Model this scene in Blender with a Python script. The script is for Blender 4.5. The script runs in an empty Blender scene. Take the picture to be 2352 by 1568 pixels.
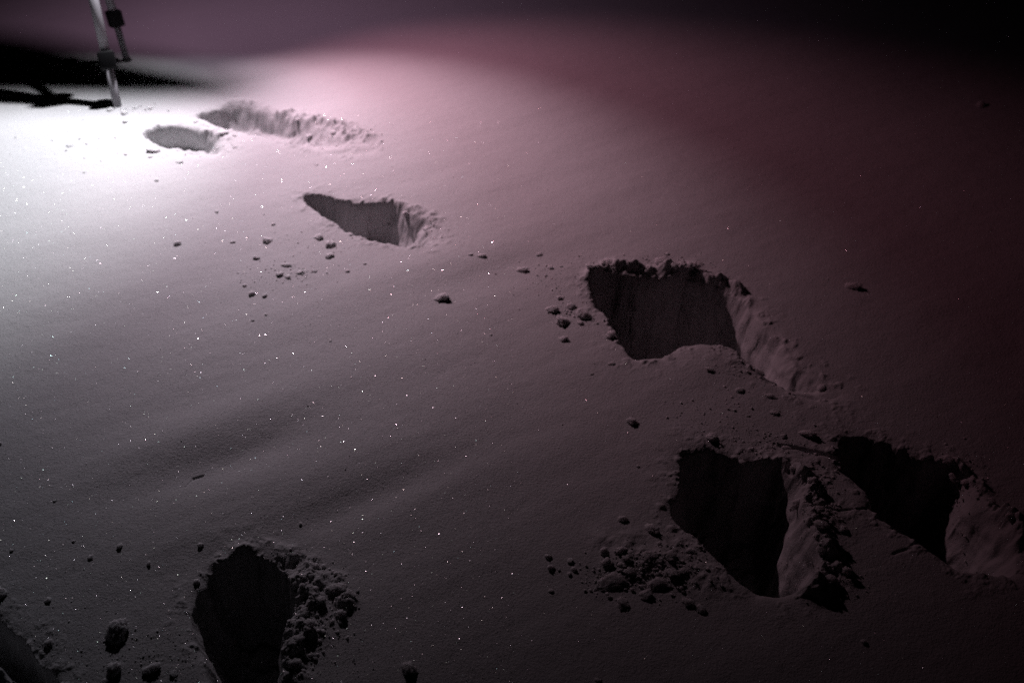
import bpy, bmesh, math, random
import numpy as np
from mathutils import Vector, Matrix

# ------------------------------------------------------------------ camera, world, exposure
sc = bpy.context.scene
CAM_H, PITCH, LENS = 1.35, math.radians(38.0), 35.0
cd = bpy.data.cameras.new('camera'); cam = bpy.data.objects.new('camera', cd)
sc.collection.objects.link(cam); sc.camera = cam
cam.location = (0, 0, CAM_H); cam.rotation_euler = (math.pi/2 - PITCH, 0, 0)
cd.lens = LENS; cd.sensor_width = 36.0; cd.clip_start = 0.02; cd.clip_end = 300
cd.dof.use_dof = True; cd.dof.focus_distance = 1.75; cd.dof.aperture_fstop = 3.3
w = bpy.data.worlds.new('World'); sc.world = w; w.use_nodes = True
nt = w.node_tree; bg = nt.nodes['Background']
sky = nt.nodes.new('ShaderNodeTexSky'); sky.sky_type = 'NISHITA'; sky.sun_disc = False
sky.sun_elevation = math.radians(-4.0); sky.sun_rotation = math.radians(200)      # night: the sun is well down
nt.links.new(sky.outputs[0], bg.inputs[0]); bg.inputs[1].default_value = 0.004
sc.view_settings.view_transform = 'Standard'; sc.view_settings.look = 'None'
sc.view_settings.exposure = 0; sc.view_settings.gamma = 1; sc.view_settings.use_curve_mapping = False
sc.cycles.max_bounces = 4; sc.cycles.diffuse_bounces = 1; sc.cycles.glossy_bounces = 2
sc.cycles.use_denoising = False
sc.cycles.sample_clamp_indirect = 3

# the colour-washing LED lamp on the tripod: four emitters in one head
LAMP = Vector((-1.0, 3.49, 1.2))
K = 4 * math.pi ** 2 / 0.56 * 1.0
EMIT = [  # aim on the snow, half angle, rgb
    ((-0.840, 3.515), 1.170, (0.1600, 0.0930, 0.1400)),
    ((-0.058, 2.846), 0.620, (0.4000, 0.1500, 0.1950)),
    ((-0.542, 2.616), 0.570, (1.2200, 0.8500, 0.9900)),
    ((-1.490, 2.600), 0.520, (2.1000, 2.1400, 2.2000)),
    ((-1.059, 2.474), 0.615, (0.8400, 0.8000, 0.9200)),
]
for (ax, ay), half, rgb in EMIT:
    m = max(rgb)
    ld = bpy.data.lights.new('lamp_emitter', 'SPOT'); lo = bpy.data.objects.new('lamp_emitter', ld)
    sc.collection.objects.link(lo); lo.location = LAMP
    d = Vector((ax, ay, 0)) - LAMP
    lo.rotation_euler = d.to_track_quat('-Z', 'Y').to_euler()
    ld.energy = m * K; ld.color = [c / m for c in rgb]
    ld.spot_size = 2 * half; ld.spot_blend = 1.0; ld.shadow_soft_size = 0.03

# ------------------------------------------------------------------ helpers
R = random.Random(11); NR = np.random.default_rng(5)
F = 1176 / (18 / LENS); SP, CP = math.sin(PITCH), math.cos(PITCH)
def at(px, py, z=0.0):
    """point on level z under a point of the 2352 px wide photograph"""
    x = (px - 1176) / F; y = -(py - 784) / F
    d = (x, CP + y * SP, -SP + y * CP); t = (z - CAM_H) / d[2]
    return (d[0] * t, d[1] * t)
def pxm(py):
    """metres per photograph pixel across, on the snow at that row"""
    p = at(1176, py); return (p[1] * CP + CAM_H * SP) / F

def vnoise(x, y, seed):
    xi = np.floor(x).astype(np.int64); yi = np.floor(y).astype(np.int64)
    fx = x - xi; fy = y - yi
    fx = fx*fx*fx*(fx*(fx*6-15)+10); fy = fy*fy*fy*(fy*(fy*6-15)+10)
    def hsh(a, b):
        n = (a * 374761393 + b * 668265263 + seed * 974711) & 0x7fffffff
        n = ((n ^ (n >> 13)) * 1274126177) & 0x7fffffff
        return ((n ^ (n >> 16)) & 0xffff) / 32767.5 - 1
    a = hsh(xi, yi); b = hsh(xi+1, yi); c = hsh(xi, yi+1); d = hsh(xi+1, yi+1)
    return (a*(1-fx)+b*fx)*(1-fy) + (c*(1-fx)+d*fx)*fy
def rot(x, y, deg):
    c, s = math.cos(math.radians(deg)), math.sin(math.radians(deg))
    return x*c + y*s, -x*s + y*c
def fbm(x, y, scale, octs, seed):
    h = 0; a = 1; t = 0
    for i in range(octs):
        cx, cy = rot(x, y, 37*i+11)
        h = h + a * vnoise(cx/scale + 17.3*i, cy/scale - 9.1*i, seed+i); t += a; a *= .5; scale *= .47
    return h / t
def seg_dist(x, y, pts, closed=True):
    best = np.full(x.shape, 1e9)
    n = len(pts)
    for i in range(n if closed else n-1):
        ax, ay = pts[i]; bx, by = pts[(i+1) % n]
        dx, dy = bx-ax, by-ay; L = dx*dx+dy*dy + 1e-12
        t = np.clip(((x-ax)*dx+(y-ay)*dy)/L, 0, 1)
        d = (x-ax-t*dx)**2 + (y-ay-t*dy)**2
        best = np.minimum(best, d)
    return np.sqrt(best)
def inside(x, y, pts):
    r = np.zeros(x.shape, bool); n = len(pts)
    for i in range(n):
        ax, ay = pts[i]; bx, by = pts[(i+1) % n]
        if ay == by: continue
        c = ((ay > y) != (by > y)) & (x < (bx-ax)*(y-ay)/(by-ay)+ax)
        r ^= c
    return r
def smooth(t): t = np.clip(t, 0, 1); return t*t*(3-2*t)
def spline(pts, k=4):
    out = []; n = len(pts)
    for i in range(n):
        p0, p1, p2, p3 = [np.array(pts[(i+j-1) % n]) for j in range(4)]
        for j in range(k):
            t = j/k
            out.append(tuple(.5*((2*p1)+(-p0+p2)*t+(2*p0-5*p1+4*p2-p3)*t*t+(-p0+3*p1-3*p2+p3)*t**3)))
    return out

# ------------------------------------------------------------------ footprints: rim outline, floor outline, depth
# rim outlines in photograph pixels; 'floor' is where the bottom lies, drawn in from the rim where the wall slopes
FP = {
 'far_back': dict(label='farthest footprint, a long pink trough with a crumbly right wall',
    rim=[(451,267),(496,251),(530,236),(581,243),(636,260),(684,272),(730,283),(786,292),(855,340),(820,352),(786,356),(740,350),(684,338),(650,330),(615,321),(560,307),(513,294),(475,281)],
    floor=[(480,268),(530,254),(600,264),(645,282),(675,315),(660,328),(605,314),(535,296)], D=.062, wall=1.1),
 'far_left': dict(label='small bright footprint nearest the tripod foot with a round snow lump on its edge',
    rim=[(318,308),(335,297),(359,291),(395,289),(427,293),(470,301),(510,315),(530,335),(520,350),(496,360),(460,358),(424,356),(395,350),(376,342),(350,325)],
    floor=[(338,306),(375,297),(430,300),(468,318),(455,345),(425,350),(385,338)], D=.055, wall=1.1),
 'middle': dict(label='narrow footprint left of centre, dark inside with a ragged pale right end',
    rim=[(696,457),(706,449),(719,445),(751,448),(781,455),(839,464),(883,461),(905,464),(927,476),(960,492),(991,509),(1006,530),(1009,552),(990,561),(960,562),(927,563),(898,553),(854,547),(810,532),(766,509),(731,485)],
    floor=[(712,456),(751,455),(800,465),(870,476),(893,497),(900,530),(915,552),(895,547),(850,540),(800,520),(740,484)], D=.105, wall=.8),
 'centre_right': dict(crumb=.0025, label='big wide footprint right of centre with a pale drag groove off its right side',
    rim=[(1350,643),(1368,625),(1405,619),(1460,630),(1515,636),(1560,634),(1606,643),(1661,658),(1698,676),(1722,700),(1749,736),(1775,765),(1800,784),(1844,839),(1899,872),(1928,901),(1910,912),(1844,909),(1771,879),(1720,838),(1690,808),(1661,797),(1620,793),(1580,795),(1555,808),(1533,818),(1478,827),(1449,817),(1412,773),(1397,735),(1372,700)],
    floor=[(1362,648),(1405,634),(1500,648),(1606,656),(1680,690),(1690,736),(1716,766),(1698,785),(1650,785),(1580,785),(1533,806),(1478,815),(1455,805),(1425,770),(1405,725),(1380,690)], D=.27, wall=1.0),
 'right': dict(crumb=.0025, label='nearer deep dark footprint at lower right, lumpy ridge on its right wall',
    rim=[(1573,1042),(1606,1031),(1643,1033),(1679,1047),(1712,1056),(1753,1052),(1790,1060),(1815,1085),(1838,1120),(1852,1181),(1866,1247),(1885,1290),(1880,1325),(1850,1348),(1829,1354),(1786,1363),(1742,1355),(1698,1330),(1654,1289),(1613,1249),(1588,1224),(1551,1202),(1546,1159),(1562,1120),(1566,1080)],
    floor=[(1582,1050),(1643,1042),(1712,1068),(1750,1082),(1764,1123),(1771,1159),(1776,1214),(1793,1254),(1837,1306),(1844,1328),(1825,1340),(1786,1350),(1742,1340),(1698,1315),(1654,1275),(1600,1222),(1565,1190),(1562,1159),(1578,1110)], D=.20, wall=.85),
 'far_right': dict(crumb=.0025, label='deep dark footprint at the right edge with a smooth pale right wall',
    rim=[(1926,1018),(1942,1004),(1990,1002),(2044,1018),(2085,1040),(2124,1050),(2165,1052),(2205,1075),(2232,1115),(2250,1155),(2285,1188),(2318,1232),(2338,1285),(2315,1318),(2275,1314),(2231,1307),(2199,1303),(2164,1279),(2111,1242),(2057,1207),(2017,1178),(1996,1162),(1990,1130),(1964,1111),(1937,1079),(1926,1047)],
    floor=[(1935,1025),(1990,1012),(2050,1032),(2110,1055),(2133,1075),(2143,1106),(2164,1154),(2188,1208),(2218,1259),(2262,1292),(2231,1296),(2199,1290),(2164,1265),(2111,1228),(2057,1193),(2020,1165),(2005,1125),(1975,1095),(1945,1065)], D=.20, wall=.85),
 'bottom': dict(crumb=.002, label='round deep footprint at bottom left of centre, crumbled snow heaped on its right rim',
    rim=[(469,1345),(478,1320),(498,1298),(532,1278),(572,1270),(614,1282),(650,1312),(674,1350),(672,1410),(660,1443),(652,1480),(648,1521),(650,1570),(640,1605),(590,1625),(530,1610),(495,1570),(474,1530),(462,1480),(447,1435),(445,1400),(455,1368)],
    floor=[(478,1350),(510,1305),(574,1284),(640,1345),(664,1378),(650,1443),(640,1521),(630,1590),(580,1600),(545,1580),(528,1550),(500,1510),(470,1460),(455,1420),(460,1380)], D=.2, wall=.65),
 'corner': dict(label='footprint cut by the bottom left corner of the picture, only its dark far edge showing',
    rim=[(-260,1330),(-120,1350),(-20,1410),(25,1440),(60,1475),(95,1515),(130,1565),(150,1620),(110,1640),(60,1590),(0,1540),(-120,1500),(-240,1470)],
    floor=[(-230,1350),(-120,1375),(0,1440),(40,1480),(90,1540),(110,1600),(60,1560),(0,1515),(-120,1480)], D=.2, wall=.6),
}
for k, f in FP.items():
    f.setdefault('crumb', .004); f['o'] = spline([at(*p) for p in f['rim']], 3)
    f['i'] = spline([at(*p) for p in f['floor']], 3)
    a = np.array(f['o']); f['bb'] = (a[:,0].min()-.12, a[:,0].max()+.12, a[:,1].min()-.12, a[:,1].max()+.12)

# heaps and ridges of thrown-up snow: polyline px, half width m, height m
RIDGE = [
 ([(505,1288),(548,1263),(620,1247),(688,1262),(712,1295)], .011, .007),
 ([(1775,1068),(1810,1075),(1845,1100),(1862,1150),(1868,1210),(1885,1260),(1905,1320),(1880,1345)], .026, .024),
 ([(2180,1068),(2212,1085),(2240,1110)], .020, .020),
 ([(2255,1140),(2300,1185)], .012, .012), ([(2300,1180),(2335,1225)], .02, .03),
 ([(690,1345),(690,1390),(675,1440),(665,1500),(660,1560)], .026, .024),
 ([(700,1335),(745,1330),(790,1345),(800,1375)], .016, .014),
 ([(700,1290),(715,1310)], .02, .012),
 ([(885,456),(927,468),(965,484),(998,502)], .014, .012),
 ([(640,262),(700,270),(770,288),(830,320)], .03, .022),
 ([(1700,676),(1715,690)], .015, .015), ([(1545,622),(1585,610)], .02, .02),
 ([(1440,1265),(1500,1290),(1560,1290),(1610,1310)], .05, .008),
 ([(1355,630),(1410,606),(1480,618),(1600,628),(1690,662)], .016, .020), ([(-60,1520),(10,1545),(80,1600)], .03, .02),
 ([(535,236),(575,240)], .02, .012),
]
GROOVE = [([(1795,1024),(1840,1032),(1900,1045),(1925,1050)], .004, .009), ([(1850,1166),(1920,1170),(1990,1167)], .0025, .0025),
          ([(425,1117),(440,1097)], .0013, .0014), ([(440,1097),(466,1089)], .0022, .0035),
          ([(2050,1270),(2085,1258),(2115,1235)], .003, .0025)]
# broad soft swells: px centre, half length m along the wind, half width m, height m
SWELL = [((668,1296),.04,.022,-.007), ((470,985),.24,.06,.009), ((540,1055),.14,.045,-.008), ((870,1135),.2,.045,-.008), ((760,1075),.22,.05,.003), ((1050,1090),.3,.06,.003),
         ((1520,780),.2,.08,.008), ((640,330),.25,.15,.010), ((130,1000),.2,.07,.003), ((600,1180),.25,.06,.002),
         ((1100,640),.35,.06,-.003), ((1010,600),.35,.07,.004), ((1640,830),.12,.06,.008)]
WIND = 31.0
def hole_field(f, x, y):
    """signed distance (inside negative) and depth of one footprint, with a crumbly outline"""
    wx = x + .007*fbm(x, y, .040, 2, 71); wy = y + .007*fbm(x, y, .040, 2, 91)
    cx = wx + f['crumb']*fbm(x, y, .013, 2, 73); cy = wy + f['crumb']*fbm(x, y, .013, 2, 93)
    do = seg_dist(cx, cy, f['o']); ins = inside(cx, cy, f['o'])
    ds = seg_dist(wx, wy, f['o']); do = np.where(ins, ds + (do-ds)*np.exp(-ds/.010), do)
    di = seg_dist(x, y, f['i']); inf = inside(x, y, f['i'])
    ww = .16*f['D'] + .008; t = np.where(inf, np.clip(do/ww, 0, 1), do / np.maximum(do + di, ww)); t = np.where(ins, t, 0)
    wall = smooth(t) ** f['wall']
    rough = fbm(x, y, .05, 3, 33)
    dep = f['D'] * wall
    dep = dep + np.where(ins & (t > .02), (.022*rough + .004*fbm(x, y, .022, 2, 55)) * np.clip(t*5, 0, 1) * min(1, f['D']/.12), 0)
    return np.where(ins, -do, do), np.maximum(dep, 0)
def height(x, y, fine=True):
    h = .05*fbm(x, y, 1.6, 2, 3) * smooth((np.hypot(x, y-2)-2.0)/4) * 3
    u, v = rot(x, y, WIND)
    h = h + .0045*fbm(u/2.6, v, .34, 3, 21) + .0011*fbm(u/3.6, v, .075, 3, 41) + .0012*fbm(x, y, .16, 3, 47)
    for (p, L, W, A) in SWELL:
        cx, cy = at(*p); du, dv = rot(x-cx, y-cy, WIND)
        h = h + A*np.exp(-(du/L)**2 - (dv/W)**2)
    h = h + .00035*fbm(x, y, .020, 2, 61)
    lump = .55 + .75*fbm(x, y, .034, 2, 81) + .35*fbm(x, y, .013, 2, 85)
    for pts, W, A in RIDGE:
        q = [at(*p) for p in pts]; a = np.array(q)
        m = (x > a[:,0].min()-4*W) & (x < a[:,0].max()+4*W) & (y > a[:,1].min()-4*W) & (y < a[:,1].max()+4*W)
        if not m.any(): continue
        d = seg_dist(x[m]+.012*fbm(x[m], y[m], .04, 2, 7), y[m]+.012*fbm(x[m], y[m], .04, 2, 8), q, False)
        h[m] += A*np.exp(-(d/W)**2)*np.clip(lump[m], 0, 2)
    for pts, W, A in GROOVE:
        q = [at(*p) for p in pts]; a = np.array(q)
        m = (x > a[:,0].min()-.03) & (x < a[:,0].max()+.03) & (y > a[:,1].min()-.03) & (y < a[:,1].max()+.03)
        if m.any(): h[m] -= A*np.exp(-(seg_dist(x[m]+.006*fbm(x[m], y[m], .05, 3, 5), y[m]+.006*fbm(x[m], y[m], .05, 3, 6), q, False)/W)**2)
    for f in FP.values():
        b = f['bb']; m = (x > b[0]) & (x < b[1]) & (y > b[2]) & (y < b[3])
        if not m.any(): continue
        s, dep = hole_field(f, x[m], y[m])
        # powder thrown round the rim
        pow_ = np.clip(fbm(x[m], y[m], .018, 3, 101)-.05, 0, 1)*.010*np.exp(-np.clip(s, 0, 1)/.03)*(s > 0)
        slump = (.004 + .005*np.clip(fbm(x[m], y[m], .05, 2, 111)+.3, 0, 1))*np.exp(-np.clip(s, 0, 1)/.011)
        h[m] = h[m] + pow_ - np.maximum(dep, 0) - slump
    return h

# ------------------------------------------------------------------ materials
def snow_material(name, grain=1.0):
    m = bpy.data.materials.new(name); m.use_nodes = True; n = m.node_tree.nodes; l = m.node_tree.links
    b = n['Principled BSDF']; b.inputs['Roughness'].default_value = .75
    b.inputs['Specular IOR Level'].default_value = .2
    tc = n.new('ShaderNodeNewGeometry')
    n1 = n.new('ShaderNodeTexNoise'); n1.inputs['Scale'].default_value = 620; n1.inputs['Detail'].default_value = 2
    n2 = n.new('ShaderNodeTexNoise'); n2.inputs['Scale'].default_value = 210; n2.inputs['Detail'].default_value = 3
    mx = n.new('ShaderNodeMath'); mx.operation = 'MULTIPLY_ADD'; mx.inputs[1].default_value = 1.2
    cr = n.new('ShaderNodeMix'); cr.data_type = 'RGBA'
    cr.inputs[6].default_value = (.52, .525, .535, 1); cr.inputs[7].default_value = (.60, .60, .60, 1)
    bp = n.new('ShaderNodeBump'); bp.inputs['Strength'].default_value = .55*grain; bp.inputs['Distance'].default_value = .0022
    for q in (n1, n2): l.new(tc.outputs['Position'], q.inputs['Vector'])
    l.new(n2.outputs['Fac'], mx.inputs[0]); l.new(n1.outputs['Fac'], mx.inputs[2])
    l.new(mx.outputs[0], bp.inputs['Height']); l.new(bp.outputs[0], b.inputs['Normal'])
    l.new(n2.outputs['Fac'], cr.inputs[0]); l.new(cr.outputs[2], b.inputs['Base Color'])
    return m
def plain(name, col, rough=.5, metal=0.0, bump=0.0):
    m = bpy.data.materials.new(name); m.use_nodes = True; n = m.node_tree.nodes; l = m.node_tree.links
    b = n['Principled BSDF']; b.inputs['Roughness'].default_value = rough; b.inputs['Metallic'].default_value = metal
    tx = n.new('ShaderNodeTexNoise'); tx.inputs['Scale'].default_value = 45; tx.inputs['Detail'].default_value = 4
    tc = n.new('ShaderNodeTexCoord'); l.new(tc.outputs['Object'], tx.inputs['Vector'])
    cr = n.new('ShaderNodeMix'); cr.data_type = 'RGBA'
    cr.inputs[6].default_value = (*[c*.85 for c in col], 1); cr.inputs[7].default_value = (*[min(1, c*1.12) for c in col], 1)
    l.new(tx.outputs['Fac'], cr.inputs[0]); l.new(cr.outputs[2], b.inputs['Base Color'])
    if bump:
        bp = n.new('ShaderNodeBump'); bp.inputs['Strength'].default_value = bump; bp.inputs['Distance'].default_value = .001
        l.new(tx.outputs['Fac'], bp.inputs['Height']); l.new(bp.outputs[0], b.inputs['Normal'])
    return m
SNOW = snow_material('snow'); CLUMP = snow_material('clumped_snow', 1.6)
_b = CLUMP.node_tree.nodes['Principled BSDF']; _b.inputs['Subsurface Weight'].default_value = 1.0
_b.inputs['Subsurface Radius'].default_value = (1, .92, .95); _b.inputs['Subsurface Scale'].default_value = .014
ALU = plain('silver_tube', (.27, .26, .28), .65, .0); BLK = plain('black_plastic', (.004, .004, .005), .6, 0, .2); BLK.node_tree.nodes['Principled BSDF'].inputs['Specular IOR Level'].default_value = .15
RUB = plain('rubber', (.02, .02, .02), .8); BLOCKER = plain('blocker_black', (.02, .02, .025), .9)
GLS = plain('lamp_diffuser', (.75, .75, .78), .35)
def mesh_object(name, me, mat, parent=None, **props):
    o = bpy.data.objects.new(name, me); sc.collection.objects.link(o)
    if mat and not me.materials: me.materials.append(mat)
    if parent: o.parent = parent
    for k, v in props.items(): o[k] = v
    return o
def thing(o, label, cat, group=None):
    o['label'] = label; o['category'] = cat
    if group: o['group'] = group
    return o

# ------------------------------------------------------------------ the snow: one sheet, finer where footprints are
ang = np.linspace(math.radians(58.5), math.radians(18.3), 940)
ys = CAM_H / np.tan(ang)
near = ys[0] - np.cumsum(.006 * 1.28 ** np.arange(1, 34)); far = ys[-1] + np.cumsum((ys[-1]-ys[-2]) * 1.17 ** np.arange(1, 44))
Y = np.concatenate([near[::-1], ys, far])
s_in = np.linspace(-1, 1, 1080); ds = s_in[1]-s_in[0]
ex = 1 + np.cumsum(ds*1.22**np.arange(1, 38)); S = np.concatenate([-ex[::-1], s_in, ex])
half = .54*(np.clip(Y, .7, 4.2)*CP + CAM_H*SP) + .03
GX = half[:, None] * S[None, :]; GY = np.repeat(Y[:, None], len(S), 1)
ny, nx = GX.shape
H = height(GX.ravel(), GY.ravel()).reshape(ny, nx)
# normals from the height field, shared by the sheet and the footprints so their seams do not show
# crumbly walls: points on them are pushed sideways by a noise that also changes with depth
wm = smooth((-H-.012)/.03)
wx = .005*vnoise((GX+.6*GY)/.030, H/.030, 201) + .0012*vnoise((GX-.8*GY)/.012, H/.010, 203)
wy = .005*vnoise((GY-.7*GX)/.030, H/.030, 205) + .0012*vnoise((GY+.9*GX)/.012, H/.010, 207)
P = np.stack([GX+wx*wm, GY+wy*wm, H + .003*wm*vnoise(GX/.012, GY/.012, 209)], -1)
du = np.gradient(P, axis=1); dv = np.gradient(P, axis=0)
N = np.cross(du, dv); N /= np.linalg.norm(N, axis=2, keepdims=True)
P = P.reshape(-1, 3); N = N.reshape(-1, 3)
idx = np.arange(ny*nx).reshape(ny, nx)
Q = np.stack([idx[:-1, :-1], idx[:-1, 1:], idx[1:, 1:], idx[1:, :-1]], -1).reshape(-1, 4)
QC = P[Q].mean(1); own = np.zeros(len(Q), int)
keys = list(FP)
for k, key in enumerate(keys):
    f = FP[key]; b = f['bb']
    m = np.where((QC[:,0] > b[0]) & (QC[:,0] < b[1]) & (QC[:,1] > b[2]) & (QC[:,1] < b[3]))[0]
    s, _ = hole_field(f, QC[m, 0], QC[m, 1]); own[m[s < .002]] = k+1
def submesh(name, quads, origin=(0, 0, 0)):
    u, inv = np.unique(quads.ravel(), return_inverse=True)
    me = bpy.data.meshes.new(name); me.vertices.add(len(u)); me.loops.add(len(inv)); me.polygons.add(len(quads))
    me.vertices.foreach_set('co', (P[u]-np.array(origin)).astype(np.float32).ravel())
    me.loops.foreach_set('vertex_index', inv.astype(np.int32).ravel())
    me.polygons.foreach_set('loop_start', np.arange(0, len(inv), 4, dtype=np.int32))
    me.polygons.foreach_set('use_smooth', np.ones(len(quads), bool))
    me.update(calc_edges=True); me.validate()
    me.normals_split_custom_set_from_vertices(N[u].astype(np.float32))
    return me
mesh_object('snow_ground', submesh('snow_ground', Q[own == 0]), SNOW, kind='structure')
for k, key in enumerate(keys):
    q = Q[own == k+1]; c = P[np.unique(q)].mean(0); c[2] = 0
    o = mesh_object('footprint', submesh('footprint', q, c), SNOW); o.location = c
    thing(o, FP[key]['label'], 'footprint', 'footprints crossing the snow')

# ------------------------------------------------------------------ snow clumps
def ico(sub):
    bm = bmesh.new(); bmesh.ops.create_icosphere(bm, subdivisions=sub, radius=1)
    v = np.array([p.co[:] for p in bm.verts]); fc = [[q.index for q in f.verts] for f in bm.faces]; bm.free(); return v, fc
def n3(v, sc_, seed):
    x, y, z = (v*sc_).T
    return (vnoise(x+.3*z, y-.7*z, seed) + vnoise(y+5+.4*x, z+2, seed+1) + vnoise(z-3, x+7-.5*y, seed+2))/2
def clump_mesh(seed, sub=4, rough=1.0):
    v, fc = ico(sub); r = 1 + .30*n3(v, 1.2, seed*7) + rough*(.24*n3(v, 2.6, seed*7+3) + .22*n3(v, 5.5, seed*7+5) + .18*n3(v, 12, seed*7+6) + .09*n3(v, 24, seed*7+9))
    q = v*np.clip(r, .35, 2)[:, None]
    me = bpy.data.meshes.new('snow_clump'); me.from_pydata(q.tolist(), [], fc); me.update()
    me.polygons.foreach_set('use_smooth', np.ones(len(fc), bool)); me.materials.append(CLUMP)
    return me
TEMPL = [clump_mesh(i+1, 4) for i in range(12)]
TINY = [clump_mesh(i+1, 3) for i in range(12)]
BIG = [clump_mesh(40+i, 5, .8) for i in range(5)]
def hz(x, y): return float(height(np.array([x]), np.array([y]))[0])
def add_clump(px, py, size, label, asp=.75, yaw=None, long=1.0, group=None, tall=1.0):
    # px, py is the middle of the clump on the photograph; its foot is a little nearer
    w_ = size * pxm(py); x, y = at(px, py + size*.22)
    r = w_/2*.80; z = hz(x, y); asp = asp*.62
    me = (BIG if size > 42 else TEMPL if size > 20 else TINY)[R.randrange(5 if size > 42 else 12)]
    o = bpy.data.objects.new('snow_clump', me); sc.collection.objects.link(o)
    o.rotation_euler = (R.uniform(-.3, .3), R.uniform(-.3, .3), yaw if yaw is not None else R.uniform(0, 6.28))
    o.scale = (r*long, r*R.uniform(.8, 1)*(1 if long == 1 else .8), r*asp*tall)
    o.location = (x, y, z + r*asp*tall*.38)
    thing(o, label, 'snow clump', group or 'clumps of snow lying on the surface'); return o
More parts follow.
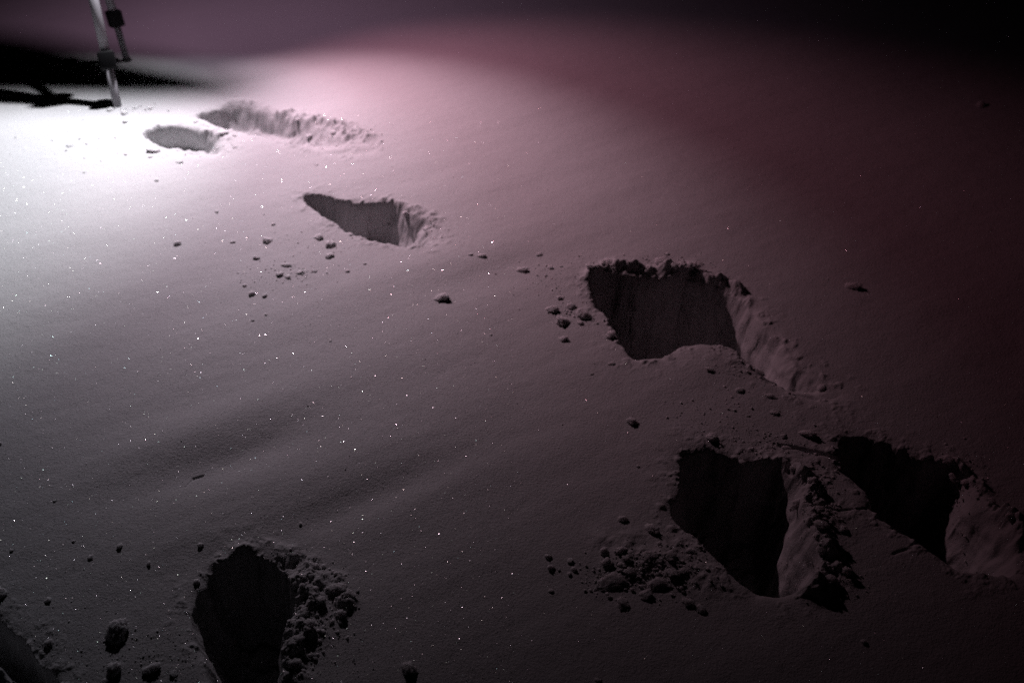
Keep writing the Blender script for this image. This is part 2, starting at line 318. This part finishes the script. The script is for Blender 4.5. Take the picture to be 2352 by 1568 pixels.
CL = [
 # bottom left
 (270,1438,66,'largest round snow clump, alone left of the bottom footprint',.95,None,1),
 (262,1528,44,'jagged upright clump at the bottom edge below the largest round clump',1.1,None,1),
 (345,1528,42,'smooth oval clump at the bottom edge between the jagged clump and the bottom footprint',.8,None,1.1),
 (398,1540,24,'small knobbly clump right of the smooth oval clump at the bottom edge',.7,None,1),
 (240,1560,22,'small clump touching the bottom edge left of the jagged clump',.7,None,1),
 (112,1472,24,'small clump left of the largest round clump, nearest the corner footprint',.9,None,1),
 (110,1375,20,'small clump above left of the largest round clump',.9,None,1),
 (450,1330,20,'small clump just off the upper left rim of the bottom footprint',1.1,None,1),
 (342,1292,15,'small clump, lower right of the row of three above the largest round clump',1.1,None,1),
 (277,1252,19,'middle and highest of the small clumps above the largest round clump',1,None,1),
 (209,1278,15,'left one of the row of small clumps above the largest round clump',.9,None,1),
 (461,1249,16,'lone small clump above the bottom footprint, left of its pale hollow',1,None,1),
 (28,1262,11,'tiny clump near the left edge above the corner footprint',.9,None,1),
 (170,1242,9,'tiny clump left of the row above the largest round clump',.8,None,1),
 (128,1150,9,'tiny lone clump highest in the lower left of the snow',.8,None,1),
 (0,1018,16,'clump cut by the left edge halfway down the snow',.9,None,1),
 (-4,1355,46,'dark clump cut by the left edge above the corner footprint',.9,None,1),
 (690,1198,11,'tiny lone clump above right of the bottom footprint',1,None,1),
 (940,1527,42,'lone clump on smooth snow right of the bottom footprint',1,None,1),
 (722,1296,30,'clump at the top end of the heap beside the bottom footprint',.9,None,1),
 (775,1345,52,'broad clump leaning out to the right of the heap by the bottom footprint',.7,-.3,1.2),
 (800,1360,34,'outermost right clump of the heap by the bottom footprint',.9,None,1),
 (782,1405,30,'tall leaning clump below the broad one by the bottom footprint',1.3,None,1),
 (735,1375,30,'clump in the middle of the heap by the bottom footprint',.8,None,1),
 (700,1400,36,'clump overhanging the right rim of the bottom footprint, upper one',.8,None,1),
 (712,1435,32,'rounded clump below the overhanging one on the bottom footprint rim',.9,None,1),
 (686,1470,34,'clump midway down the right rim of the bottom footprint',.9,None,1),
 (715,1500,26,'small clump right of the ridge beside the bottom footprint',.8,None,1),
 (676,1525,36,'lowest clump on the right rim of the bottom footprint',.9,None,1),
 (1373,1556,18,'tiny clump at the bottom edge right of centre',.8,None,1),
 (1985,1468,18,'faint clump in the dark lower right below the nearer deep footprint',.8,None,1),
 # left of the middle footprint
 (408,555,20,'leftmost dark clump on the bright snow below the tripod',1,None,1),
 (497,482,13,'small clump highest on the bright snow left of the middle footprint',.8,None,1.2),
 (628,513,12,'thin small clump above the broad one left of the middle footprint',1.1,None,1),
 (615,546,30,'broad flat clump left of the middle footprint, largest in its row',.6,0,1),
 (534,552,16,'flat clump between the leftmost dark clump and the broad flat clump',.5,0,1.2),
 (590,587,18,'squarish clump just below the broad flat clump',.7,None,1),
 (732,540,24,'upper of three clumps close under the middle footprint',.8,None,1),
 (760,556,30,'largest of three clumps close under the middle footprint',.75,None,1),
 (757,582,24,'lowest of three clumps close under the middle footprint',.7,None,1),
 (798,620,13,'slanting small clump below right of the three under the middle footprint',.9,None,1),
 (838,604,9,'tiny clump right of the slanting one under the middle footprint',.8,None,1),
 (658,604,22,'topmost clump of the crumbled patch below the middle footprint',.6,0,1.2),
 (642,624,24,'left clump of the crumbled patch below the middle footprint',.7,None,1),
 (660,632,18,'lowest clump of the crumbled patch below the middle footprint',.6,None,1),
 (688,620,26,'flat right-hand clump of the crumbled patch below the middle footprint',.45,0,1.2),
 (722,618,18,'low pale clump just right of the crumbled patch below the middle footprint',.4,None,1),
 (562,653,13,'upper left of the three dark clumps below the crumbled patch',1,None,1),
 (579,671,19,'largest of the three dark clumps below the crumbled patch',1,None,1),
 (609,675,17,'right of the three dark clumps below the crumbled patch',1,None,1),
 (611,722,9,'tiny clump below the three dark clumps, right one',.9,None,1),
 (581,735,8,'tiny clump below the three dark clumps, left one',.9,None,1),
 (758,780,8,'tiny lone clump on open snow left of centre',.8,None,1),
 (1015,674,46,'big lone dark clump in the centre of the snow',.62,0,1.05),
 (1127,767,9,'tiny lone clump right below the big lone dark clump',.7,None,1),
 # around the big footprint
 (1080,584,15,'left of the two flat clumps right of the middle footprint',.6,0,1.1),
 (1106,586,19,'right of the two flat clumps right of the middle footprint',.7,0,1.2),
 (1198,611,30,'flat clump alone between the middle and the big wide footprint',.6,-.2,1.1),
 (1240,579,18,'small clump high above left of the big wide footprint',.6,None,1),
 (1263,608,18,'small pale clump right of the flat lone clump',.6,None,1),
 (1268,705,34,'leftmost clump of the cluster left of the big wide footprint',.8,-.7,1),
 (1293,730,42,'largest clump of the cluster left of the big wide footprint, lowest in it',.7,-.2,1),
 (1338,715,40,'rounded clump at the right of the cluster left of the big wide footprint',.8,None,1),
 (1312,698,24,'pale small clump in the middle of the cluster left of the big wide footprint',.8,None,1),
 (1334,738,18,'small clump at the lower right of the cluster left of the big wide footprint',.8,None,1),
 (1284,679,18,'small clump above the cluster left of the big wide footprint',.8,None,1),
 (1295,774,28,'low clump by itself below the cluster left of the big wide footprint',.6,-.2,1.1),
 (1400,600,34,'clump above the upper left corner of the big wide footprint',.7,-.2,1),
 (1355,617,26,'flat clump at the very upper left tip of the big wide footprint',.6,0,1),
 (1402,766,26,'clump perched on the left rim of the big wide footprint',1,None,1),
 (1520,604,36,'flat clump above the middle of the big wide footprint',.55,-.2,1.2),
 (1582,604,52,'long dark clump above the right end of the big wide footprint',.55,-.15,1.25),
 (1546,622,20,'small upright clump on the far rim of the big wide footprint',1.3,None,1),
 (1580,619,30,'clump half over the far rim of the big wide footprint',.8,None,1),
 (1532,581,12,'tiny clump highest above the big wide footprint',.6,None,1),
 (1405,834,18,'small low clump below left of the big wide footprint',.5,-.2,1.2),
 (1360,857,10,'tiny clump lower left of the small low clump below the big wide footprint',.6,None,1),
 (1630,850,22,'flat clump below the near rim of the big wide footprint',.5,-.1,1.1),
 (1700,893,24,'clump below the start of the pale drag groove',.7,-.4,1),
 (1770,905,26,'low clump just under the middle of the pale drag groove',.5,-.3,1.1),
 (1778,943,22,'low clump farther below the pale drag groove',.5,-.3,1.1),
 (1888,880,22,'clump lying in the end of the pale drag groove',.9,None,1),
 (1750,842,26,'flat clump lying in the pale drag groove near the hole',.4,-.4,1.1),
 (1452,962,26,'lone clump between the big wide footprint and the nearer deep footprint',.9,-.6,1),
 (1635,1000,34,'clump above the upper edge of the nearer deep footprint',.9,-.6,1),
 (1958,652,34,'lone long clump far right of the big wide footprint',.7,-.35,1.3),
 (1855,988,40,'clump above the gap between the two deep right footprints',.7,-.4,1.1),
 (1800,998,18,'small clump left of the one above the gap between the two deep footprints',.6,None,1),
 (1808,1023,22,'low clump at the head of the scratch between the two deep footprints',.6,0,1.2),
 (1465,1067,10,'tiny clump left of the nearer deep footprint top',.8,None,1),
 (1705,1050,20,'small clump on the top rim of the nearer deep footprint',.7,None,1),
 # cluster lower right
 (1431,1188,24,'small upper left clump above the patch of lumps by the nearer deep footprint',1,-.7,1),
 (1498,1208,38,'lone larger clump above the patch of lumps by the nearer deep footprint',.95,-.7,1.1),
 (1258,1272,20,'upper of two clumps at the far left of the patch of lumps',.8,None,1),
 (1265,1298,22,'lower of two clumps at the far left of the patch of lumps',.9,None,1),
 (1266,1352,15,'small clump below the two at the far left of the patch of lumps',.8,None,1),
 (1311,1283,20,'upper of the close pair inside the left of the patch of lumps',.9,None,1),
 (1318,1303,17,'lower of the close pair inside the left of the patch of lumps',.9,None,1),
 (1389,1262,28,'top left lump of the patch, above another',1,None,1),
 (1392,1286,32,'lump just below the top left one of the patch',1,None,1),
 (1424,1262,28,'tall lump at the top middle of the patch',1.2,None,1),
 (1440,1282,24,'lump right behind the tall one at the top middle of the patch',.8,None,1),
 (1487,1272,42,'broad rounded lump at the top right of the patch',0.51,.3,1.1),
 (1398,1326,74,'long ridge-shaped lump across the left of the patch',0.30,.35,1.35),
 (1446,1308,34,'lump at the right end of the long ridge-shaped one',.8,None,1),
 (1505,1335,52,'long slanting lump in the lower right of the patch',0.39,.4,1.3),
 (1482,1358,38,'clump at the lower left end of the slanting lump',0.54,None,1),
 (1545,1310,38,'rounded lump above the right end of the slanting lump',0.51,None,1),
 (1432,1376,40,'lowest and squarest lump of the patch',0.54,None,1),
 (1580,1375,34,'crumbly low lump at the bottom right of the patch',.6,None,1.1),
 (1608,1392,26,'small crumbly lump right of the crumbly low lump',.6,None,1),
 (1540,1275,34,'low soft lump between the patch and the nearer deep footprint',.5,None,1),
 (1590,1262,26,'low soft lump close to the left rim of the nearer deep footprint',.5,None,1),
 # on the ridge of the right footprints
 (1822,1078,30,'clump at the top of the ridge on the nearer deep footprint',.8,None,1),
 (1862,1112,30,'clump right of the ridge top on the nearer deep footprint',.8,None,1),
 (1835,1146,34,'clump on the ridge a third of the way down the nearer deep footprint',.8,None,1),
 (1880,1165,26,'clump out to the right a third of the way down the ridge',.7,None,1),
 (1938,1212,24,'clump farthest right of the ridge between the two deep footprints',.7,None,1),
 (1880,1215,36,'broad clump halfway down the ridge on its right side',.7,None,1),
 (1885,1268,30,'clump two thirds down the ridge on the nearer deep footprint',.8,None,1),
 (1905,1330,44,'large clump at the foot of the ridge below the nearer deep footprint',.9,None,1),
 (1943,1312,26,'thin upright clump right of the large one at the foot of the ridge',1.4,None,1),
 (1815,1276,16,'small round clump inside the right wall of the nearer deep footprint',1,None,1),
 (2175,1052,34,'clump at the top of the right wall of the edge footprint',.8,None,1),
 (2200,1075,30,'clump below the top one on the right wall of the edge footprint',.8,None,1),
 (2222,1092,28,'clump stepping out right on the edge footprint wall',.8,None,1),
 (2315,1198,34,'clump beside the smooth lower wall of the edge footprint',.9,None,1),
 (2275,1150,22,'small clump between the upper and lower heaps of the edge footprint',.7,None,1),
 # far left, bright
 (355,340,40,'bright rounded lump on the near edge of the small bright footprint',.6,0,1.1),
 (163,332,20,'pale flat lump left of the small bright footprint',.45,0,1.1),
 (289,276,20,'pale lump just in front of the tripod foot',.7,None,1),
 (285,258,22,'pale lump touching the tripod foot',.7,None,1),
 (253,251,18,'pale lump left of the tripod foot',.7,None,1),
 (312,246,16,'pale lump right of the tripod foot, nearer one',.6,None,1),
 (345,247,14,'pale lump right of the tripod foot, farther one',.6,None,1),
 (290,354,12,'tiny pale lump left of the bright rounded lump',.8,None,1),
 (413,371,20,'flat grey lump below the small bright footprint',.5,0,1.1),
 (346,359,14,'small lump under the bright rounded lump',.5,None,1),
 (360,413,13,'small grey lump lowest below the small bright footprint',.8,None,1),
 (514,302,28,'round lump between the two farthest footprints',.6,0,1),
 (540,315,12,'tiny lump right of the round one between the two farthest footprints',1,None,1),
 (541,341,13,'tiny flat lump right of the small bright footprint',.6,None,1),
 (450,279,13,'tiny lump left of the tip of the farthest footprint',.6,None,1),
 (727,378,10,'tiny flat lump below the right end of the farthest footprint',.5,None,1),
 (684,273,14,'lump on the far rim of the farthest footprint, left one',.9,None,1),
 (709,292,20,'lump on the far rim of the farthest footprint, middle one',.9,None,1),
 (766,299,18,'lump on the far rim of the farthest footprint, right one',.8,None,1),
 (891,466,20,'upright crumb where the ragged end of the middle footprint begins',1.2,None,1),
 (932,478,20,'small lump on the ragged end of the middle footprint, left one',.8,None,1),
 (980,510,22,'small lump on the ragged end of the middle footprint, right one',.8,None,1),
 (805,534,12,'small crumb on the near rim of the middle footprint',.8,None,1),
 (2252,238,30,'faint lump far off in the dark at the upper right',.5,None,1.3),
]
for px, py, s, lab, asp, yaw, lg in CL: add_clump(px, py, s, lab, asp, yaw, lg)

# loose crumbs, too many to count
def crumbs():
    V, fcs = [], []; base, bf = ico(1); off = 0
    zones = [((1480,1315),130,50,700,2,11), ((1290,640),110,50,120,2,6), ((1340,720),60,40,70,2,6), ((640,630),90,30,110,2,5), ((740,560),110,30,60,2,5),
             ((330,1500),190,70,330,1.5,6), ((120,1480),120,80,90,1.5,5), ((735,1410),70,110,420,2,12), ((1600,1230),60,60,110,2,6), ((1880,1200),45,130,380,2,9),
             ((1640,960),140,60,110,2,6), ((1480,610),140,22,150,2,7), ((240,340),140,40,50,2,6), ((320,252),70,10,40,2,6), ((760,310),110,24,90,2,6),
             ((960,520),60,24,90,2,6), ((2210,1110),50,70,170,2,8), ((1720,830),60,50,90,2,6), ((650,1290),90,30,120,1.5,5), ((840,1520),120,60,60,1.5,5), ((1930,1340),60,40,90,2,7),
             ((1760,1020),90,30,120,2,6), ((1176,700),900,600,150,1.5,4), ((680,1480),40,90,200,2,9), ((460,340),60,20,60,2,5)]
    for (cx, cy), sx, sy, n, a, b in zones:
        for _ in range(n):
            px = R.gauss(cx, sx*.55); py = R.gauss(cy, sy*.55)
            if not (-60 < py < 1600): continue
            x, y = at(px, py); r = .5*pxm(py)*a*(b/a)**(R.random()**2)
            V.append((x, y, r))
    A = np.array(V); z = height(A[:,0].copy(), A[:,1].copy()); out = []; faces = []
    nb = len(base)
    for k in range(len(A)):
        r = A[k, 2]; j = base*(1+.35*NR.standard_normal((nb, 1)))*r*np.array([1, 1, .7])
        out.append(j + np.array([A[k, 0], A[k, 1], z[k]+r*.35])); faces += [[i+k*nb for i in f] for f in bf]
    me = bpy.data.meshes.new('snow_crumbs'); me.from_pydata(np.concatenate(out).tolist(), [], faces); me.update()
    me.polygons.foreach_set('use_smooth', np.ones(len(faces), bool))
    mesh_object('snow_crumbs', me, CLUMP, kind='stuff', label='loose crumbs of snow scattered round the footprints')
crumbs()

# frost crystals: tiny mirror-like plates lying at all angles on the surface; some catch the lamp
def frost():
    m = bpy.data.materials.new('ice_crystal'); m.use_nodes = True; n = m.node_tree.nodes; l = m.node_tree.links
    b = n['Principled BSDF']; b.inputs['Metallic'].default_value = 1; b.inputs['Roughness'].default_value = .17
    g = n.new('ShaderNodeNewGeometry'); hs = n.new('ShaderNodeHueSaturation'); hs.inputs['Color'].default_value = (.9, .78, .78, 1)
    l.new(g.outputs['Random Per Island'], hs.inputs['Hue']); pw = n.new('ShaderNodeMath'); pw.operation = 'POWER'; pw.inputs[1].default_value = 3
    l.new(g.outputs['Random Per Island'], pw.inputs[0]); mul = n.new('ShaderNodeMath'); mul.operation = 'MULTIPLY'; mul.inputs[1].default_value = 3
    l.new(pw.outputs[0], mul.inputs[0]); l.new(mul.outputs[0], hs.inputs['Saturation']); l.new(hs.outputs[0], b.inputs['Base Color'])
    ro = n.new('ShaderNodeMapRange'); ro.inputs[3].default_value = .14; ro.inputs[4].default_value = .32; l.new(g.outputs['Random Per Island'], ro.inputs[0]); l.new(ro.outputs[0], b.inputs['Roughness'])
    n_ = 160000
    px = np.where(NR.random(n_) < .16, NR.uniform(-150, 2400, n_), NR.uniform(-150, 1180, n_)); py = 1600 - 1350*NR.random(n_)**1.0
    x = (px-1176)/F; yy = -(py-784)/F; dy = CP+yy*SP; dz = -SP+yy*CP; t = -CAM_H/dz; X = x*t; Y_ = dy*t
    z = height(X.copy(), Y_.copy())
    th = NR.uniform(0, 2*np.pi, n_); tl = np.arccos(1 - NR.random(n_)*(1-math.cos(math.radians(62))))
    nrm = np.stack([np.sin(tl)*np.cos(th), np.sin(tl)*np.sin(th), np.cos(tl)], 1)
    a = np.cross(nrm, np.array([.3, .9, .2])); a /= np.linalg.norm(a, axis=1, keepdims=True); c = np.cross(nrm, a)
    r = (.00026 + .0005*NR.random(n_)**5)[:, None]; C = np.stack([X, Y_, z+.0012], 1); vs = []
    for k in range(3): vs.append(C + r*1.2*(a*math.cos(k*math.pi/1.5) + c*math.sin(k*math.pi/1.5)))
    V = np.stack(vs, 1).reshape(-1, 3); me = bpy.data.meshes.new('frost_crystals')
    me.from_pydata(V.tolist(), [], np.arange(3*n_).reshape(-1, 3).tolist()); me.update()
    mesh_object('frost_crystals', me, m, kind='stuff', label='glinting frost crystals on the snow surface')
frost()

# ------------------------------------------------------------------ tripod with lamp
def tube(bm, a, b, r0, r1=None, n=24, cap=True):
    a = Vector(a); b = Vector(b); r1 = r0 if r1 is None else r1
    q = (b-a).to_track_quat('Z', 'Y'); M = Matrix.Translation((a+b)/2) @ q.to_matrix().to_4x4()
    bmesh.ops.create_cone(bm, cap_ends=cap, segments=n, radius1=r0, radius2=r1, depth=(b-a).length, matrix=M)
def box(bm, c, s, q=None, bev=.004):
    M = Matrix.Translation(Vector(c)) @ (q.to_matrix().to_4x4() if q else Matrix()) @ Matrix.Diagonal((*s, 1))
    r = bmesh.ops.create_cube(bm, size=1, matrix=M)
    es = list({e for v in r['verts'] for e in v.link_edges})
    bmesh.ops.bevel(bm, geom=es, offset=bev, segments=2, affect='EDGES', profile=.6)
def part(name, build, mat, parent, smoothing=True):
    bm = bmesh.new(); build(bm); me = bpy.data.meshes.new(name); bm.to_mesh(me); bm.free()
    if smoothing:
        for p in me.polygons: p.use_smooth = len(p.vertices) == 4 and p.area < 1
    o = mesh_object(name, me, mat, parent)
    if parent: o.matrix_parent_inverse = ROOT_INV.get(parent.name, Matrix())
    return o
ROOT_INV = {}
def at_root(o): ROOT_INV[o.name] = Matrix.Translation(o.location).inverted()
APEX = Vector((-1.41, 3.41, .92))
tri = bpy.data.objects.new('tripod', None); sc.collection.objects.link(tri); tri.location = (-1.41, 3.41, 0); at_root(tri)
thing(tri, 'silver tripod with black leg clamps, two legs standing in the snow at top left', 'tripod')
FA = Vector((*at(271, 250), -.03)); FB = Vector((*at(292, 140), -.005)); FC = Vector((-2.25, 3.75, -.03))
def leg(foot, zc, r_up, r_lo, clamp_r, clamp_h, flare):
    top = APEX + (foot-APEX).normalized()*.05
    d = (top-foot).normalized(); pc = foot + d*((zc-foot.z)/d.z)
    pu = foot + d*((.39-foot.z)/d.z)
    lg = part('leg', lambda bm: tube(bm, pc, pu, r_up), ALU, tri)
    def sub(name, build, mat):
        bm = bmesh.new(); build(bm); me = bpy.data.meshes.new(name); bm.to_mesh(me); bm.free()
        for p in me.polygons: p.use_smooth = len(p.vertices) == 4
        return mesh_object(name, me, mat, lg)
    sub('upper_tube', lambda bm: tube(bm, pu, top, .0205), ALU)
    sub('lower_tube', lambda bm: tube(bm, foot, pc, r_lo), ALU)
    q = d.to_track_quat('Z', 'Y')
    sub('clamp', lambda bm: box(bm, pu, (.056, .056, .06), d.to_track_quat('Z', 'Y'), .006), BLK)
    def cl(bm):
        box(bm, pc, (clamp_r*2, clamp_r*2, clamp_h), q, .005)
        box(bm, pc + q @ Vector((0, -clamp_r-.003, -.004)), (clamp_r*1.2, .010, clamp_h*.72), q, .003)
    sub('clamp', cl, BLK)
    if flare: sub('foot', lambda bm: tube(bm, foot - d*.006, foot + d*.014, r_lo*1.9, r_lo*1.2, 16), RUB)
def image_z(foot, py):
    """height on the leg seen at photograph row py"""
    top = APEX; lo, hi = 0.0, 1.0
    for _ in range(40):
        t = (lo+hi)/2; p = foot.lerp(top, t); fwd = p.y*CP-(p.z-CAM_H)*SP; up = p.y*SP+(p.z-CAM_H)*CP
        if 784-F*up/fwd > py: lo = t
        else: hi = t
    return foot.lerp(top, lo).z
leg(FA, image_z(FA, 140), .0150, .0128, .0245, .054, False)
leg(FB, image_z(FB, 43), .0145, .0110, .0230, .052, True)
leg(FC, .15, .0150, .0120, .0215, .048, False)
part('centre_column', lambda bm: tube(bm, (APEX.x, APEX.y, .56), (APEX.x, APEX.y, 1.22), .014), ALU, tri)
part('collar', lambda bm: tube(bm, (APEX.x, APEX.y, .87), (APEX.x, APEX.y, .96), .045, .03), BLK, tri)
bz = Vector((APEX.x, APEX.y, .62))
for ft in (FA, FB, FC):
    p = ft.lerp(APEX, .41); part('brace', lambda bm: tube(bm, bz, p, .011, n=10), BLK, tri)
part('brace_hub', lambda bm: tube(bm, bz - Vector((0,0,.02)), bz + Vector((0,0,.02)), .024), BLK, tri)
part('boom_arm', lambda bm: tube(bm, (APEX.x-.05, APEX.y-.01, 1.22), (LAMP.x-.04, LAMP.y+.055, 1.30), .011), BLK, tri)

lamp = bpy.data.objects.new('floodlight', None); sc.collection.objects.link(lamp); lamp.location = LAMP + Vector((0, .05, .06)); at_root(lamp)
thing(lamp, 'black lamp head on the boom arm above the tripod, lighting the snow', 'floodlight')
dirv = (Vector((-.7, 2.5, 0)) - LAMP).normalized(); ql = dirv.to_track_quat('-Z', 'Y')
part('housing', lambda bm: box(bm, LAMP - dirv*.085, (.20, .15, .07), ql, .008), BLK, lamp)
part('diffuser', lambda bm: box(bm, LAMP - dirv*.046, (.17, .12, .006), ql, .002), GLS, lamp)
for k in range(5):
    part('cooling_fin', lambda bm: box(bm, LAMP - dirv*.128 + ql @ Vector((-.07+.035*k, 0, 0)), (.006, .12, .018), ql, .001), BLK, lamp)
def blocker_mesh(bm):
    # unseen, added to cast the shadow band; fat at left, narrow at right
    c = [LAMP + Vector(p) for p in ((-.27, -.030, -.27), (-.16, -.044, -.24), (-.05, -.060, -.21), (.040, -.066, -.175))]
    r = [(.062, .050), (.056, .045), (.034, .028), (.014, .013)]
    rings = []
    for k in range(16):
        t = k/15*3; i = min(2, int(t)); u = t-i; p = c[i].lerp(c[i+1], u); a = r[i][0]*(1-u)+r[i+1][0]*u; b = r[i][1]*(1-u)+r[i+1][1]*u
        e = math.sqrt(max(.02, 1-abs(k/15*2-1)**8))
        rings.append([bm.verts.new((p.x, p.y + a*e*math.cos(q*math.pi/8), p.z + b*e*math.sin(q*math.pi/8))) for q in range(16)])
    for k in range(15):
        for q in range(16): bm.faces.new((rings[k][q], rings[k][(q+1) % 16], rings[k+1][(q+1) % 16], rings[k+1][q]))
    bm.faces.new(rings[0][::-1]); bm.faces.new(rings[-1])
blocker_ob = part('shadow_blocker', blocker_mesh, BLOCKER, None)
thing(blocker_ob, 'black tapered blocker added under the lamp head to cast a shadow band', 'shadow blocker')
for sx in (-.14, .02):  # straps carrying the added shadow-casting body
    part('blocker_strap', lambda bm: tube(bm, LAMP + Vector((sx, -.045, -.22)), (LAMP.x+sx*.6, LAMP.y+.07, 1.27), .003, n=8), RUB, blocker_ob)
